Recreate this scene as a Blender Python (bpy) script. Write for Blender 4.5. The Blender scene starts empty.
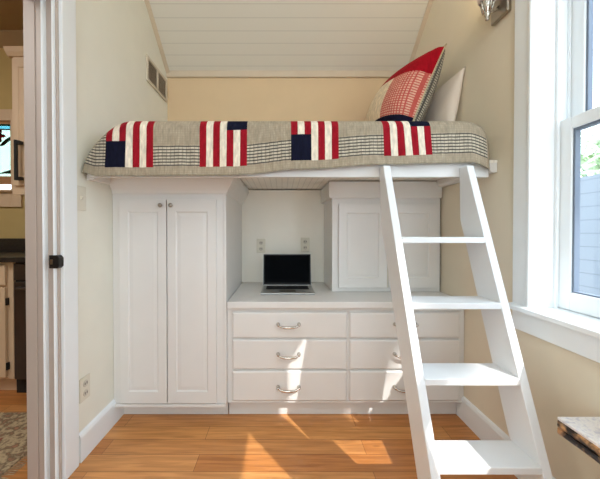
import bpy, bmesh, math, random
from mathutils import Vector, Matrix
random.seed(7)
scene = bpy.context.scene
COL = scene.collection

# ------------------------------------------------------------------ helpers
def lin(c):
    def f(v):
        v /= 255.0
        return v / 12.92 if v <= 0.04045 else ((v + 0.055) / 1.055) ** 2.4
    return (f(c[0]), f(c[1]), f(c[2]), 1.0)

def new_mat(name):
    m = bpy.data.materials.new(name)
    m.use_nodes = True
    nt = m.node_tree
    nt.nodes.clear()
    out = nt.nodes.new('ShaderNodeOutputMaterial')
    b = nt.nodes.new('ShaderNodeBsdfPrincipled')
    nt.links.new(b.outputs[0], out.inputs[0])
    return m, nt, b, out

def N(nt, kind, **kw):
    n = nt.nodes.new(kind)
    for k, v in kw.items():
        setattr(n, k, v)
    return n

def plain(name, rgb, rough=0.5, metal=0.0, vary=0.03, scale=6.0, bump=0.0, bscale=60.0, spec=0.5):
    """procedural paint / metal: base colour with faint noise variation and optional bump"""
    m, nt, b, out = new_mat(name)
    tc = N(nt, 'ShaderNodeTexCoord')
    nz = N(nt, 'ShaderNodeTexNoise')
    nz.inputs['Scale'].default_value = scale
    nt.links.new(tc.outputs['Object'], nz.inputs['Vector'])
    rp = N(nt, 'ShaderNodeValToRGB')
    c = lin(rgb)
    rp.color_ramp.elements[0].position = 0.3
    rp.color_ramp.elements[1].position = 0.7
    rp.color_ramp.elements[0].color = tuple(v * (1 - vary) for v in c[:3]) + (1,)
    rp.color_ramp.elements[1].color = tuple(min(1, v * (1 + vary)) for v in c[:3]) + (1,)
    nt.links.new(nz.outputs[0], rp.inputs[0])
    nt.links.new(rp.outputs[0], b.inputs['Base Color'])
    b.inputs['Roughness'].default_value = rough
    b.inputs['Metallic'].default_value = metal
    b.inputs['Specular IOR Level'].default_value = spec
    if bump > 0:
        n2 = N(nt, 'ShaderNodeTexNoise')
        n2.inputs['Scale'].default_value = bscale
        nt.links.new(tc.outputs['Object'], n2.inputs['Vector'])
        bp = N(nt, 'ShaderNodeBump')
        bp.inputs['Strength'].default_value = bump
        bp.inputs['Distance'].default_value = 0.004
        nt.links.new(n2.outputs[0], bp.inputs['Height'])
        nt.links.new(bp.outputs[0], b.inputs['Normal'])
    return m

def box(bm, x0, x1, y0, y1, z0, z1):
    vs = [bm.verts.new((x, y, z)) for x in (x0, x1) for y in (y0, y1) for z in (z0, z1)]
    fs = []
    for q in ((0, 1, 3, 2), (4, 6, 7, 5), (0, 4, 5, 1), (2, 3, 7, 6), (0, 2, 6, 4), (1, 5, 7, 3)):
        fs.append(bm.faces.new([vs[i] for i in q]))
    return fs

def prism(bm, pts, axis, a0, a1):
    """extrude a 2-D polygon along an axis; pts are (u,v) in the two other axes, a0/a1 may be callables of (u,v)"""
    def mk(p, a):
        a = a(*p) if callable(a) else a
        if axis == 'x': return (a, p[0], p[1])
        if axis == 'y': return (p[0], a, p[1])
        return (p[0], p[1], a)
    A = [bm.verts.new(mk(p, a0)) for p in pts]
    B = [bm.verts.new(mk(p, a1)) for p in pts]
    n = len(pts)
    bm.faces.new(A); bm.faces.new(B[::-1])
    for i in range(n):
        bm.faces.new((A[i], B[i], B[(i + 1) % n], A[(i + 1) % n]))

def tube(bm, path, r, seg=10, cap=True):
    """round tube along points; r a number or a list"""
    path = [Vector(p) for p in path]
    n = len(path)
    rs = r if isinstance(r, (list, tuple)) else [r] * n
    rings = []
    up = None
    for i, p in enumerate(path):
        t = (path[min(i + 1, n - 1)] - path[max(i - 1, 0)]).normalized()
        if up is None:
            up = Vector((0, 0, 1)) if abs(t.z) < 0.9 else Vector((1, 0, 0))
        u = (up - t * up.dot(t)).normalized()
        up = u
        w = t.cross(u)
        rings.append([bm.verts.new(p + (u * math.cos(a) + w * math.sin(a)) * rs[i]) for a in [2 * math.pi * k / seg for k in range(seg)]])
    for a, b in zip(rings, rings[1:]):
        for k in range(seg):
            bm.faces.new((a[k], a[(k + 1) % seg], b[(k + 1) % seg], b[k]))
    if cap:
        bm.faces.new(rings[0][::-1]); bm.faces.new(rings[-1])

def lathe(bm, c, prof, seg=24, axis='z'):
    """revolve (r, h) profile about an axis through c"""
    rings = []
    for r, h in prof:
        ring = []
        for k in range(seg):
            a = 2 * math.pi * k / seg
            u, v = max(r, 1e-4) * math.cos(a), max(r, 1e-4) * math.sin(a)
            p = (u, v, h) if axis == 'z' else ((h, u, v) if axis == 'x' else (u, h, v))
            ring.append(bm.verts.new((c[0] + p[0], c[1] + p[1], c[2] + p[2])))
        rings.append(ring)
    for a, b in zip(rings, rings[1:]):
        for k in range(seg):
            bm.faces.new((a[k], a[(k + 1) % seg], b[(k + 1) % seg], b[k]))
    bm.faces.new(rings[0][::-1]); bm.faces.new(rings[-1])

def link(name, bm, mat, parent=None, bevel=0.0, smooth=False, seg=2):
    bmesh.ops.recalc_face_normals(bm, faces=bm.faces)
    me = bpy.data.meshes.new(name)
    bm.to_mesh(me); bm.free()
    for mm in (mat if isinstance(mat, (list, tuple)) else [mat]):
        me.materials.append(mm)
    o = bpy.data.objects.new(name, me)
    COL.objects.link(o)
    if parent is not None:
        o.parent = parent
        o.matrix_parent_inverse = Matrix.Translation(parent_loc(parent)).inverted()
    if smooth:
        for p in me.polygons: p.use_smooth = True
    if bevel > 0:
        md = o.modifiers.new('bevel', 'BEVEL')
        md.width = bevel; md.segments = seg; md.limit_method = 'ANGLE'; md.angle_limit = math.radians(40)
    return o

def parent_loc(p):
    return p.location.copy() if p.type == 'EMPTY' else Vector((0, 0, 0))

def obj(name, parts_fn, mat, parent=None, **kw):
    bm = bmesh.new()
    parts_fn(bm)
    return link(name, bm, mat, parent, **kw)

def tag(o, label=None, cat=None, group=None, kind=None):
    if label: o['label'] = label
    if cat: o['category'] = cat
    if group: o['group'] = group
    if kind: o['kind'] = kind
    return o

def thing(name, loc, label, cat, group=None, kind=None):
    o = bpy.data.objects.new(name, None)
    o.empty_display_size = 0.05
    COL.objects.link(o)
    o.location = loc
    return tag(o, label, cat, group, kind)

def B(*a):
    return lambda bm: box(bm, *a)

def Bs(lst):
    def f(bm):
        for a in lst: box(bm, *a)
    return f

def copy_tree(o, parent=None):
    c = o.copy()
    COL.objects.link(c)
    if parent is not None: c.parent = parent
    for ch in list(o.children): copy_tree(ch, c)
    return c

# ------------------------------------------------------------------ materials
M = {}
M['white'] = plain('white_paint', (226, 225, 222), 0.38, vary=0.012)
M['white_trim'] = plain('white_trim_paint', (238, 243, 245), 0.35, vary=0.012)
M['ladder'] = plain('ladder_paint', (226, 228, 229), 0.4, vary=0.012)
M['wall_back'] = plain('cream_wall_warm_light', (222, 196, 158), 0.85, vary=0.015, bump=0.05, bscale=140)  # same cream paint, with the warm lamp light put into its colour
M['wall'] = plain('cream_wall_paint', (230, 220, 198), 0.85, vary=0.015, bump=0.05, bscale=140)
M['wall_left'] = plain('cream_wall_daylight', (236, 235, 222), 0.85, vary=0.015, bump=0.05, bscale=140)  # same cream paint, paler to carry the cool daylight in its colour
M['nook'] = plain('nook_panel_paint', (242, 238, 226), 0.6, vary=0.012)
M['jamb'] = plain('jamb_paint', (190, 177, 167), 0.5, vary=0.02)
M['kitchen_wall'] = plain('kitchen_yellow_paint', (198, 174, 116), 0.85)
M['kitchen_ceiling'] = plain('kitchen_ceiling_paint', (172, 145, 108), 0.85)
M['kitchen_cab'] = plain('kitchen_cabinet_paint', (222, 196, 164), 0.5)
M['chrome'] = plain('polished_nickel', (205, 200, 192), 0.18, 1.0)
M['brushed'] = plain('brushed_nickel', (168, 160, 148), 0.35, 1.0)
M['black'] = plain('black_metal', (16, 14, 14), 0.45, vary=0.1)
M['dark'] = plain('dark_gap', (30, 26, 24), 0.8)
M['counter_dark'] = plain('dark_stone', (40, 36, 36), 0.3, vary=0.3, scale=60)
M['steel'] = plain('dishwasher_steel', (92, 84, 82), 0.35, 0.85, vary=0.08)
M['spacer'] = plain('glazing_spacer', (112, 124, 140), 0.5)
M['cornice'] = plain('cornice_paint', (216, 200, 176), 0.6)
M['plate'] = plain('outlet_plastic', (222, 217, 200), 0.45)
M['socket'] = plain('socket_plastic', (204, 198, 182), 0.5)
M['vent_white'] = plain('vent_paint', (214, 204, 186), 0.5)
M['vent_dark'] = plain('vent_shadow', (140, 130, 120), 0.8)
M['laptop'] = plain('laptop_aluminium', (188, 190, 188), 0.35, 0.6)
M['screen'] = plain('laptop_screen', (7, 9, 12), 0.5, spec=0.02)
M['bezel'] = plain('laptop_bezel', (12, 12, 13), 0.35, spec=0.12)
M['keys'] = plain('laptop_keys', (22, 22, 24), 0.5)
M['pillow_white'] = plain('white_pillowcase', (236, 222, 208), 0.9, vary=0.02, bump=0.25, bscale=35)
M['mattress'] = plain('mattress_cover', (214, 200, 174), 0.9, bump=0.1)
M['frosted'] = plain('sconce_glass', (236, 232, 228), 0.3)

def glass_mat(name, tint=(1, 1, 1), refl=0.03):
    m = bpy.data.materials.new(name); m.use_nodes = True
    nt = m.node_tree; nt.nodes.clear()
    out = N(nt, 'ShaderNodeOutputMaterial')
    tr = N(nt, 'ShaderNodeBsdfTransparent'); tr.inputs[0].default_value = tint + (1,)
    gl = N(nt, 'ShaderNodeBsdfGlossy'); gl.inputs['Roughness'].default_value = 0.02
    mx = N(nt, 'ShaderNodeMixShader'); mx.inputs[0].default_value = refl
    nt.links.new(tr.outputs[0], mx.inputs[1]); nt.links.new(gl.outputs[0], mx.inputs[2])
    nt.links.new(mx.outputs[0], out.inputs[0])
    return m
M['glass'] = glass_mat('window_glass')

def floor_mat():
    m, nt, b, out = new_mat('oak_floor')
    tc = N(nt, 'ShaderNodeTexCoord')
    br = N(nt, 'ShaderNodeTexBrick')
    br.offset = 0.37; br.offset_frequency = 2
    for k, v in (('Scale', 1.0), ('Mortar Size', 0.0011), ('Mortar Smooth', 0.3), ('Bias', -0.1), ('Brick Width', 1.35), ('Row Height', 0.105)):
        br.inputs[k].default_value = v
    br.inputs['Color1'].default_value = lin((210, 150, 90))
    br.inputs['Color2'].default_value = lin((186, 120, 62))
    br.inputs['Mortar'].default_value = lin((112, 62, 30))
    mp0 = N(nt, 'ShaderNodeMapping'); mp0.inputs['Location'].default_value = (0.42, 0.03, 0)
    nt.links.new(tc.outputs['Object'], mp0.inputs[0])
    nt.links.new(mp0.outputs[0], br.inputs['Vector'])
    mp = N(nt, 'ShaderNodeMapping'); mp.inputs['Scale'].default_value = (1.6, 24, 1)
    nt.links.new(tc.outputs['Object'], mp.inputs[0])
    nz = N(nt, 'ShaderNodeTexNoise'); nz.inputs['Scale'].default_value = 2.2; nz.inputs['Detail'].default_value = 6; nz.inputs['Distortion'].default_value = 0.7
    nt.links.new(mp.outputs[0], nz.inputs['Vector'])
    rp = N(nt, 'ShaderNodeValToRGB')
    rp.color_ramp.elements[0].position = 0.32; rp.color_ramp.elements[0].color = (0.66, 0.56, 0.46, 1)
    rp.color_ramp.elements[1].position = 0.66; rp.color_ramp.elements[1].color = (1.12, 1.1, 1.08, 1)
    nt.links.new(nz.outputs[0], rp.inputs[0])
    mx = N(nt, 'ShaderNodeMix', data_type='RGBA', blend_type='MULTIPLY'); mx.inputs[0].default_value = 0.75
    nt.links.new(br.outputs[0], mx.inputs[6]); nt.links.new(rp.outputs[0], mx.inputs[7])
    # a few knots
    mp2 = N(nt, 'ShaderNodeMapping'); mp2.inputs['Scale'].default_value = (1.0, 2.6, 1)
    nt.links.new(tc.outputs['Object'], mp2.inputs[0])
    vo = N(nt, 'ShaderNodeTexVoronoi'); vo.inputs['Scale'].default_value = 1.5
    nt.links.new(mp2.outputs[0], vo.inputs['Vector'])
    r2 = N(nt, 'ShaderNodeValToRGB')
    r2.color_ramp.elements[0].position = 0.012; r2.color_ramp.elements[0].color = (0.25, 0.16, 0.1, 1)
    r2.color_ramp.elements[1].position = 0.05; r2.color_ramp.elements[1].color = (1, 1, 1, 1)
    nt.links.new(vo.outputs['Distance'], r2.inputs[0])
    m2 = N(nt, 'ShaderNodeMix', data_type='RGBA', blend_type='MULTIPLY'); m2.inputs[0].default_value = 0.8
    nt.links.new(mx.outputs[2], m2.inputs[6]); nt.links.new(r2.outputs[0], m2.inputs[7])
    nt.links.new(m2.outputs[2], b.inputs['Base Color'])
    b.inputs['Roughness'].default_value = 0.34
    return m
M['floor'] = floor_mat()

def groove_mat(name, rgb, axis, pitch, width=0.05, dark=0.72, rough=0.6):
    """painted boards: thin grooves across one object axis"""
    m, nt, b, out = new_mat(name)
    tc = N(nt, 'ShaderNodeTexCoord'); sp = N(nt, 'ShaderNodeSeparateXYZ')
    nt.links.new(tc.outputs['Object'], sp.inputs[0])
    d = N(nt, 'ShaderNodeMath', operation='DIVIDE'); d.inputs[1].default_value = pitch
    nt.links.new(sp.outputs[axis], d.inputs[0])
    f = N(nt, 'ShaderNodeMath', operation='FRACT'); nt.links.new(d.outputs[0], f.inputs[0])
    pp = N(nt, 'ShaderNodeMath', operation='PINGPONG'); pp.inputs[1].default_value = 0.5
    nt.links.new(f.outputs[0], pp.inputs[0])
    rp = N(nt, 'ShaderNodeValToRGB')
    c = lin(rgb)
    rp.color_ramp.elements[0].position = width * 0.5; rp.color_ramp.elements[0].color = tuple(v * dark for v in c[:3]) + (1,)
    rp.color_ramp.elements[1].position = width; rp.color_ramp.elements[1].color = c
    nt.links.new(pp.outputs[0], rp.inputs[0])
    nt.links.new(rp.outputs[0], b.inputs['Base Color'])
    bp = N(nt, 'ShaderNodeBump'); bp.inputs['Strength'].default_value = 0.3; bp.inputs['Distance'].default_value = 0.003
    nt.links.new(rp.outputs[0], bp.inputs['Height']); nt.links.new(bp.outputs[0], b.inputs['Normal'])
    b.inputs['Roughness'].default_value = rough
    return m
M['ceiling'] = groove_mat('ceiling_boards', (230, 226, 213), 1, 0.066, 0.05, 0.86)
M['beadboard'] = groove_mat('beadboard_paint', (242, 238, 228), 0, 0.04, 0.08, 0.82)
M['fence'] = groove_mat('weathered_fence', (136, 145, 156), 2, 0.14, 0.05, 0.75, 0.9)

def cloth(name, rgb, check=None, pitch=0.01, duty=0.35, axes=(0, 2), quilt=0.5, horizontal_only=False):
    """quilted cotton: weave noise, quilting ripples, optional woven check from UV-like object coordinates"""
    m, nt, b, out = new_mat(name)
    tc = N(nt, 'ShaderNodeTexCoord')
    uv = N(nt, 'ShaderNodeUVMap'); uv.uv_map = 'cloth'
    sp = N(nt, 'ShaderNodeSeparateXYZ'); nt.links.new(uv.outputs[0], sp.inputs[0])
    nz = N(nt, 'ShaderNodeTexNoise'); nz.inputs['Scale'].default_value = 90; nz.inputs['Detail'].default_value = 3
    mp0 = N(nt, 'ShaderNodeMapping'); mp0.inputs['Scale'].default_value = (1, 0.6, 0.3)
    nt.links.new(tc.outputs['Object'], mp0.inputs[0]); nt.links.new(mp0.outputs[0], nz.inputs['Vector'])
    rp = N(nt, 'ShaderNodeValToRGB')
    c = lin(rgb)
    rp.color_ramp.elements[0].position = 0.25; rp.color_ramp.elements[0].color = tuple(v * 0.72 for v in c[:3]) + (1,)
    rp.color_ramp.elements[1].position = 0.75; rp.color_ramp.elements[1].color = tuple(min(1, v * 1.15) for v in c[:3]) + (1,)
    nt.links.new(nz.outputs[0], rp.inputs[0])
    col = rp.outputs[0]
    if check:
        acc = None
        for ax, du in ((0, duty * (0.55 if horizontal_only else 1)), (1, duty)):
            d = N(nt, 'ShaderNodeMath', operation='DIVIDE'); d.inputs[1].default_value = pitch * (1.25 if (horizontal_only and ax == 0) else 1)
            nt.links.new(sp.outputs[ax], d.inputs[0])
            f = N(nt, 'ShaderNodeMath', operation='FRACT'); nt.links.new(d.outputs[0], f.inputs[0])
            l = N(nt, 'ShaderNodeMath', operation='LESS_THAN'); l.inputs[1].default_value = du
            nt.links.new(f.outputs[0], l.inputs[0])
            s = N(nt, 'ShaderNodeMath', operation='MULTIPLY'); s.inputs[1].default_value = 0.35 if (horizontal_only and ax == 0) else 0.85
            nt.links.new(l.outputs[0], s.inputs[0])
            if acc is None: acc = s
            else:
                a = N(nt, 'ShaderNodeMath', operation='MAXIMUM')
                nt.links.new(acc.outputs[0], a.inputs[0]); nt.links.new(s.outputs[0], a.inputs[1]); acc = a
        mx = N(nt, 'ShaderNodeMix', data_type='RGBA')
        nt.links.new(acc.outputs[0], mx.inputs[0]); nt.links.new(col, mx.inputs[6]); mx.inputs[7].default_value = lin(check)
        col = mx.outputs[2]
    nt.links.new(col, b.inputs['Base Color'])
    b.inputs['Roughness'].default_value = 0.95
    b.inputs['Specular IOR Level'].default_value = 0.15
    # quilting puckers
    n2 = N(nt, 'ShaderNodeTexNoise'); n2.inputs['Scale'].default_value = 55; n2.inputs['Detail'].default_value = 2
    mp = N(nt, 'ShaderNodeMapping'); mp.inputs['Scale'].default_value = (1.3, 1, 0.35)
    nt.links.new(tc.outputs['Object'], mp.inputs[0]); nt.links.new(mp.outputs[0], n2.inputs['Vector'])
    bp = N(nt, 'ShaderNodeBump'); bp.inputs['Strength'].default_value = quilt; bp.inputs['Distance'].default_value = 0.01
    nt.links.new(n2.outputs[0], bp.inputs['Height']); nt.links.new(bp.outputs[0], b.inputs['Normal'])
    return m
M['q_taupe'] = cloth('quilt_taupe', (168, 155, 134), check=(150, 138, 118), pitch=0.012, duty=0.14)
M['q_check'] = cloth('quilt_check', (196, 186, 166), check=(30, 29, 34), pitch=0.0155, duty=0.42, horizontal_only=True)
M['q_red'] = cloth('quilt_red', (150, 22, 36))
M['q_white'] = cloth('quilt_cream', (232, 220, 200))
M['q_navy'] = cloth('quilt_navy', (18, 20, 40))
M['q_piping'] = cloth('quilt_binding', (150, 140, 120))
M['s_pink'] = cloth('sham_gingham', (226, 178, 156), check=(186, 62, 58), pitch=0.016, duty=0.4, quilt=0.25)
M['s_cream'] = cloth('sham_cream', (232, 212, 182), quilt=0.25)
M['s_red'] = cloth('sham_red', (160, 12, 30), quilt=0.2)
M['s_navy'] = cloth('sham_navy', (24, 22, 44), quilt=0.25)
M['s_back'] = cloth('sham_grey_check', (182, 174, 156), check=(62, 58, 56), pitch=0.015, duty=0.35, quilt=0.3)
M['s_pipe'] = cloth('sham_piping', (196, 182, 150), quilt=0.1)

def bamboo_mat():
    m, nt, b, out = new_mat('tortoise_bamboo')
    tc = N(nt, 'ShaderNodeTexCoord')
    nz = N(nt, 'ShaderNodeTexNoise'); nz.inputs['Scale'].default_value = 26; nz.inputs['Detail'].default_value = 3
    nt.links.new(tc.outputs['Object'], nz.inputs['Vector'])
    rp = N(nt, 'ShaderNodeValToRGB')
    e = rp.color_ramp.elements
    e[0].position = 0.45; e[0].color = lin((30, 18, 12))
    e[1].position = 0.6; e[1].color = lin((206, 156, 106))
    nt.links.new(nz.outputs[0], rp.inputs[0]); nt.links.new(rp.outputs[0], b.inputs['Base Color'])
    b.inputs['Roughness'].default_value = 0.3
    return m
M['bamboo'] = bamboo_mat()

def spotted(name, cols, scale, rough=0.8, detail=4, stretch=(1, 1, 1)):
    m, nt, b, out = new_mat(name)
    tc = N(nt, 'ShaderNodeTexCoord')
    mp = N(nt, 'ShaderNodeMapping'); mp.inputs['Scale'].default_value = stretch
    nt.links.new(tc.outputs['Object'], mp.inputs[0])
    nz = N(nt, 'ShaderNodeTexNoise'); nz.inputs['Scale'].default_value = scale; nz.inputs['Detail'].default_value = detail
    nt.links.new(mp.outputs[0], nz.inputs['Vector'])
    rp = N(nt, 'ShaderNodeValToRGB')
    while len(rp.color_ramp.elements) < len(cols): rp.color_ramp.elements.new(0.5)
    for i, c in enumerate(cols):
        rp.color_ramp.elements[i].position = 0.3 + 0.4 * i / (len(cols) - 1)
        rp.color_ramp.elements[i].color = lin(c)
    nt.links.new(nz.outputs[0], rp.inputs[0]); nt.links.new(rp.outputs[0], b.inputs['Base Color'])
    b.inputs['Roughness'].default_value = rough
    return m
M['rug'] = spotted('rug_pile', [(150, 76, 58), (182, 154, 122), (116, 96, 78), (206, 182, 146), (152, 110, 84)], 22, 0.95)
M['rug_border'] = spotted('rug_border_pile', [(146, 124, 98), (196, 174, 138), (122, 104, 80), (178, 128, 100)], 30, 0.95)
M['fringe'] = spotted('rug_fringe', [(150, 120, 90), (206, 180, 144)], 60, 0.95)
M['mat_top'] = spotted('woven_mat', [(206, 204, 214), (240, 236, 232), (222, 218, 224)], 60, 0.8)
M['leaf'] = spotted('sunlit_leaves', [(120, 150, 110), (190, 208, 170), (226, 236, 214)], 5, 0.8)
M['ground'] = spotted('garden_ground', [(96, 92, 80), (120, 112, 92)], 4, 0.95)

# ------------------------------------------------------------------ room shell
XL, XR, YB = -1.0, 1.1, 2.5
CAMZ = 1.133
st = lambda o: tag(o, kind='structure')

st(obj('floor', B(-4.2, 1.3, -2.35, 2.75, -0.1, 0.0), M['floor']))
# left wall with the doorway Y 0.25..1.28, head at 2.2
DY0, DY1, DH = 0.22, 1.285, 2.2
st(obj('wall_left', Bs([(-1.15, XL, DY1, 2.5, 0, 3.9), (-1.15, XL, DY0, DY1, DH, 3.9), (-1.15, XL, -2.35, DY0, 0, 3.9)]), M['wall_left']))
st(obj('wall_back', B(-1.15, 1.3, YB, YB + 0.12, 0, 2.7), M['wall_back']))
WY0, WY1, WZ0, WZ1 = 0.03, 1.245, 0.80, 2.335
VYA, VYB = -1.00, -0.03      # second window, added out of view to shape the sunlight
st(obj('wall_right', Bs([(XR, 1.3, WY1, YB, 0, 3.9), (XR, 1.3, VYA, WY1, WZ1, 3.9), (XR, 1.3, VYA, WY1, 0, WZ0 - 0.02), (XR, 1.3, VYB, WY0, WZ0 - 0.02, WZ1), (XR, 1.3, -2.35, VYA, 0, 3.9)]), M['wall']))
st(obj('wall_front', B(-1.15, 1.3, -2.35, -2.2, 0, 3.9), M['wall_left']))
SL = 0.8
zc = lambda y: 2.5 + SL * (YB - y)
YR = 1.0
def ceil_fn(bm):
    prism(bm, [(YB + 0.1, zc(YB + 0.1)), (YR, zc(YR)), (-2.3, zc(YR)), (-2.3, zc(YR) + 0.12), (YR, zc(YR) + 0.12), (YB + 0.1, zc(YB + 0.1) + 0.12)], 'x', XL - 0.1, XR + 0.15)
st(obj('ceiling', ceil_fn, M['ceiling']))
# ceiling edge mouldings
st(obj('trim_1', lambda bm: prism(bm, [(YB, 2.475), (YB - 0.018, 2.478), (YB - 0.03, zc(YB - 0.03)), (YB, zc(YB))], 'x', XL, XR), M['cornice']))
for i, (xa, xb) in enumerate(((XL, XL + 0.03), (XR - 0.03, XR))):
    st(obj('trim_%d' % (i + 2), lambda bm: prism(bm, [(YB, zc(YB) - 0.014), (YR, zc(YR) - 0.014), (YR, zc(YR) + 0.01), (YB, zc(YB) + 0.01)], 'x', xa, xb), M['cornice']))
# baseboards
def bb(x0, x1, y0, y1, side):
    def f(bm):
        if side < 0: prism(bm, [(x0, 0), (x1, 0), (x1, 0.12), (x1 - 0.006, 0.135), (x0, 0.142)], 'y', y0, y1)
        else: prism(bm, [(x1, 0), (x0, 0), (x0, 0.12), (x0 + 0.006, 0.135), (x1, 0.142)], 'y', y0, y1)
    return f
st(obj('baseboard_left', bb(XL, XL + 0.016, 1.385, 1.76, -1), M['white_trim']))
st(obj('baseboard_right', bb(XR - 0.016, XR, -2.2, 1.76, 1), M['white_trim']))

# doorway: jamb, casing, strike plate
door = thing('door_1', (-1.07, DY1, 0), 'white cased doorway opening to the kitchen at left edge', None, kind='structure')
Y = DY1
def jamb_fn(bm):
    box(bm, -1.15, -1.10, Y - 0.010, Y, 0, DH)
    box(bm, -1.10, -1.064, Y - 0.006, Y, 0, DH)
    box(bm, -1.053, -1.016, Y - 0.004, Y, 0, DH)
    box(bm, -1.007, -0.998, Y - 0.012, Y - 0.001, 0, DH)
    box(bm, -1.157, -1.0, Y - 0.02 - (DY1 - DY0) + 0.02, Y - (DY1 - DY0) + 0.018, 0, DH)
    box(bm, -1.157, -1.0, DY0, Y, DH - 0.02, DH)
obj('jamb', jamb_fn, M['jamb'], door, bevel=0.002)
def bead_fn(bm):
    for xa, xb in ((-1.064, -1.053), (-1.016, -1.007)):
        prism(bm, [(xa, Y), (xa + 0.001, Y - 0.02), ((xa + xb) / 2, Y - 0.026), (xb - 0.001, Y - 0.02), (xb, Y)], 'z', 0, DH)
obj('stop_bead', bead_fn, M['white_trim'], door)
obj('casing', lambda bm: (box(bm, XL, XL + 0.018, Y - 0.002, Y + 0.086, 0, DH + 0.1), box(bm, XL, XL + 0.018, DY0 - 0.095, Y, DH, DH + 0.1), box(bm, XL, XL + 0.018, DY0 - 0.095, DY0, 0, DH)), M['white_trim'], door, bevel=0.004)
obj('casing', lambda bm: (box(bm, -1.168, -1.15, Y + 0.012, Y + 0.095, 0, DH + 0.1), box(bm, -1.168, -1.15, DY0 - 0.095, Y + 0.012, DH, DH + 0.1), box(bm, -1.168, -1.15, DY0 - 0.095, DY0, 0, DH)), M['jamb'], door, bevel=0.004)
def strike_fn(bm):
    prism(bm, [(-1.028, 0.972), (-0.992, 0.972), (-0.982, 0.982), (-0.982, 1.018), (-0.992, 1.03), (-1.028, 1.03)], 'y', Y - 0.03, Y - 0.003)
sp_ = obj('strike_plate', strike_fn, M['black'], door, bevel=0.002)
sp_['label'] = 'black metal latch plate'
obj('latch_hole', B(-1.02, -1.01, Y - 0.032, Y - 0.0302, 0.99, 1.012), M['brushed'], sp_)

# ------------------------------------------------------------------ right window (double hung)
CW = 0.092
def build_window(name, WY0, WY1, ca, cb, desc):
    """double hung window; ca / cb are the casing widths on the near and far side"""
    win = thing(name, (XR, (WY0 + WY1) / 2, WZ0), desc, None, kind='structure')
    def casing_fn(bm):
        box(bm, XR - 0.018, XR, WY1 + 0.012, WY1 + cb, WZ0, WZ1 + 0.1)
        box(bm, XR - 0.018, XR, WY0 - ca, WY0 - 0.012, WZ0, WZ1 + 0.1)
        box(bm, XR - 0.018, XR, WY0 - 0.012, WY1 + 0.012, WZ1 + 0.012, WZ1 + 0.1)
    obj('casing', casing_fn, M['white_trim'], win, bevel=0.003)
    def wbead(bm):
        for ya in (WY1 - 0.004, WY0 - 0.012):
            box(bm, XR - 0.026, XR + 0.004, ya, ya + 0.016, WZ0, WZ1 + 0.012)
        box(bm, XR - 0.026, XR + 0.004, WY0, WY1, WZ1 - 0.004, WZ1 + 0.012)
    obj('inner_bead', wbead, M['white_trim'], win, bevel=0.005)
    def liner(bm):
        box(bm, XR, 1.3, WY1 - 0.002, WY1 + 0.01, WZ0 - 0.02, WZ1)
        box(bm, XR, 1.3, WY0 - 0.01, WY0 + 0.002, WZ0 - 0.02, WZ1)
        box(bm, XR, 1.3, WY0, WY1, WZ1 - 0.006, WZ1 + 0.01)
        for yy in (WY1 - 0.014, WY0 + 0.002):     # parting stops
            box(bm, 1.185, 1.199, yy, yy + 0.012, WZ0, WZ1)
            box(bm, 1.236, 1.242, yy, yy + 0.012, WZ0, WZ1)
    obj('jamb_liner', liner, M['white_trim'], win, bevel=0.002)
    obj('stool', lambda bm: prism(bm, [(1.052, WZ0 - 0.022), (1.3, WZ0 - 0.022), (1.3, WZ0 + 0.004), (1.07, WZ0 + 0.004), (1.054, WZ0 - 0.003)], 'y', WY0 - ca, WY1 + cb), M['white_trim'], win, bevel=0.003)
    obj('apron', B(XR - 0.018, XR, WY0 - ca, WY1 + cb, 0.685, WZ0 - 0.022), M['white_trim'], win, bevel=0.003)
    def sash(name, xa, xb, z0, z1, bot, top, stile):
        def f(bm):
            box(bm, xa, xb, WY1 - 0.004 - stile, WY1 - 0.004, z0, z1)
            box(bm, xa, xb, WY0 + 0.004, WY0 + 0.004 + stile, z0, z1)
            box(bm, xa, xb, WY0 + 0.004 + stile, WY1 - 0.004 - stile, z0, z0 + bot)
            box(bm, xa, xb, WY0 + 0.004 + stile, WY1 - 0.004 - stile, z1 - top, z1)
        s = obj(name, f, M['white_trim'], win, bevel=0.004)
        xm = (xa + xb) / 2
        def bead(bm):
            ya, yb, za, zb = WY0 + 0.004 + stile, WY1 - 0.004 - stile, z0 + bot, z1 - top
            for q in ((ya, ya + 0.009, za, zb), (yb - 0.009, yb, za, zb), (ya + 0.009, yb - 0.009, za, za + 0.006), (ya + 0.009, yb - 0.009, zb - 0.009, zb)):
                box(bm, xa + 0.008, xb - 0.008, *q)
        obj('glazing_spacer', bead, M['spacer'], s)
        obj('pane', B(xm - 0.002, xm + 0.002, WY0 + 0.004 + stile, WY1 - 0.004 - stile, z0 + bot, z1 - top), M['glass'], s)
    sash('lower_sash', 1.20, 1.238, WZ0 + 0.006, 1.612, 0.075, 0.05, 0.055)
    sash('upper_sash', 1.244, 1.28, 1.565, WZ1 - 0.006, 0.05, 0.06, 0.06)
build_window('window_1', WY0, WY1, 0.0299, CW, 'white double hung window beside the ladder')
build_window('window_added', VYA, VYB, CW, 0.0299, 'added white double hung window out of view, letting in extra sun')

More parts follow.
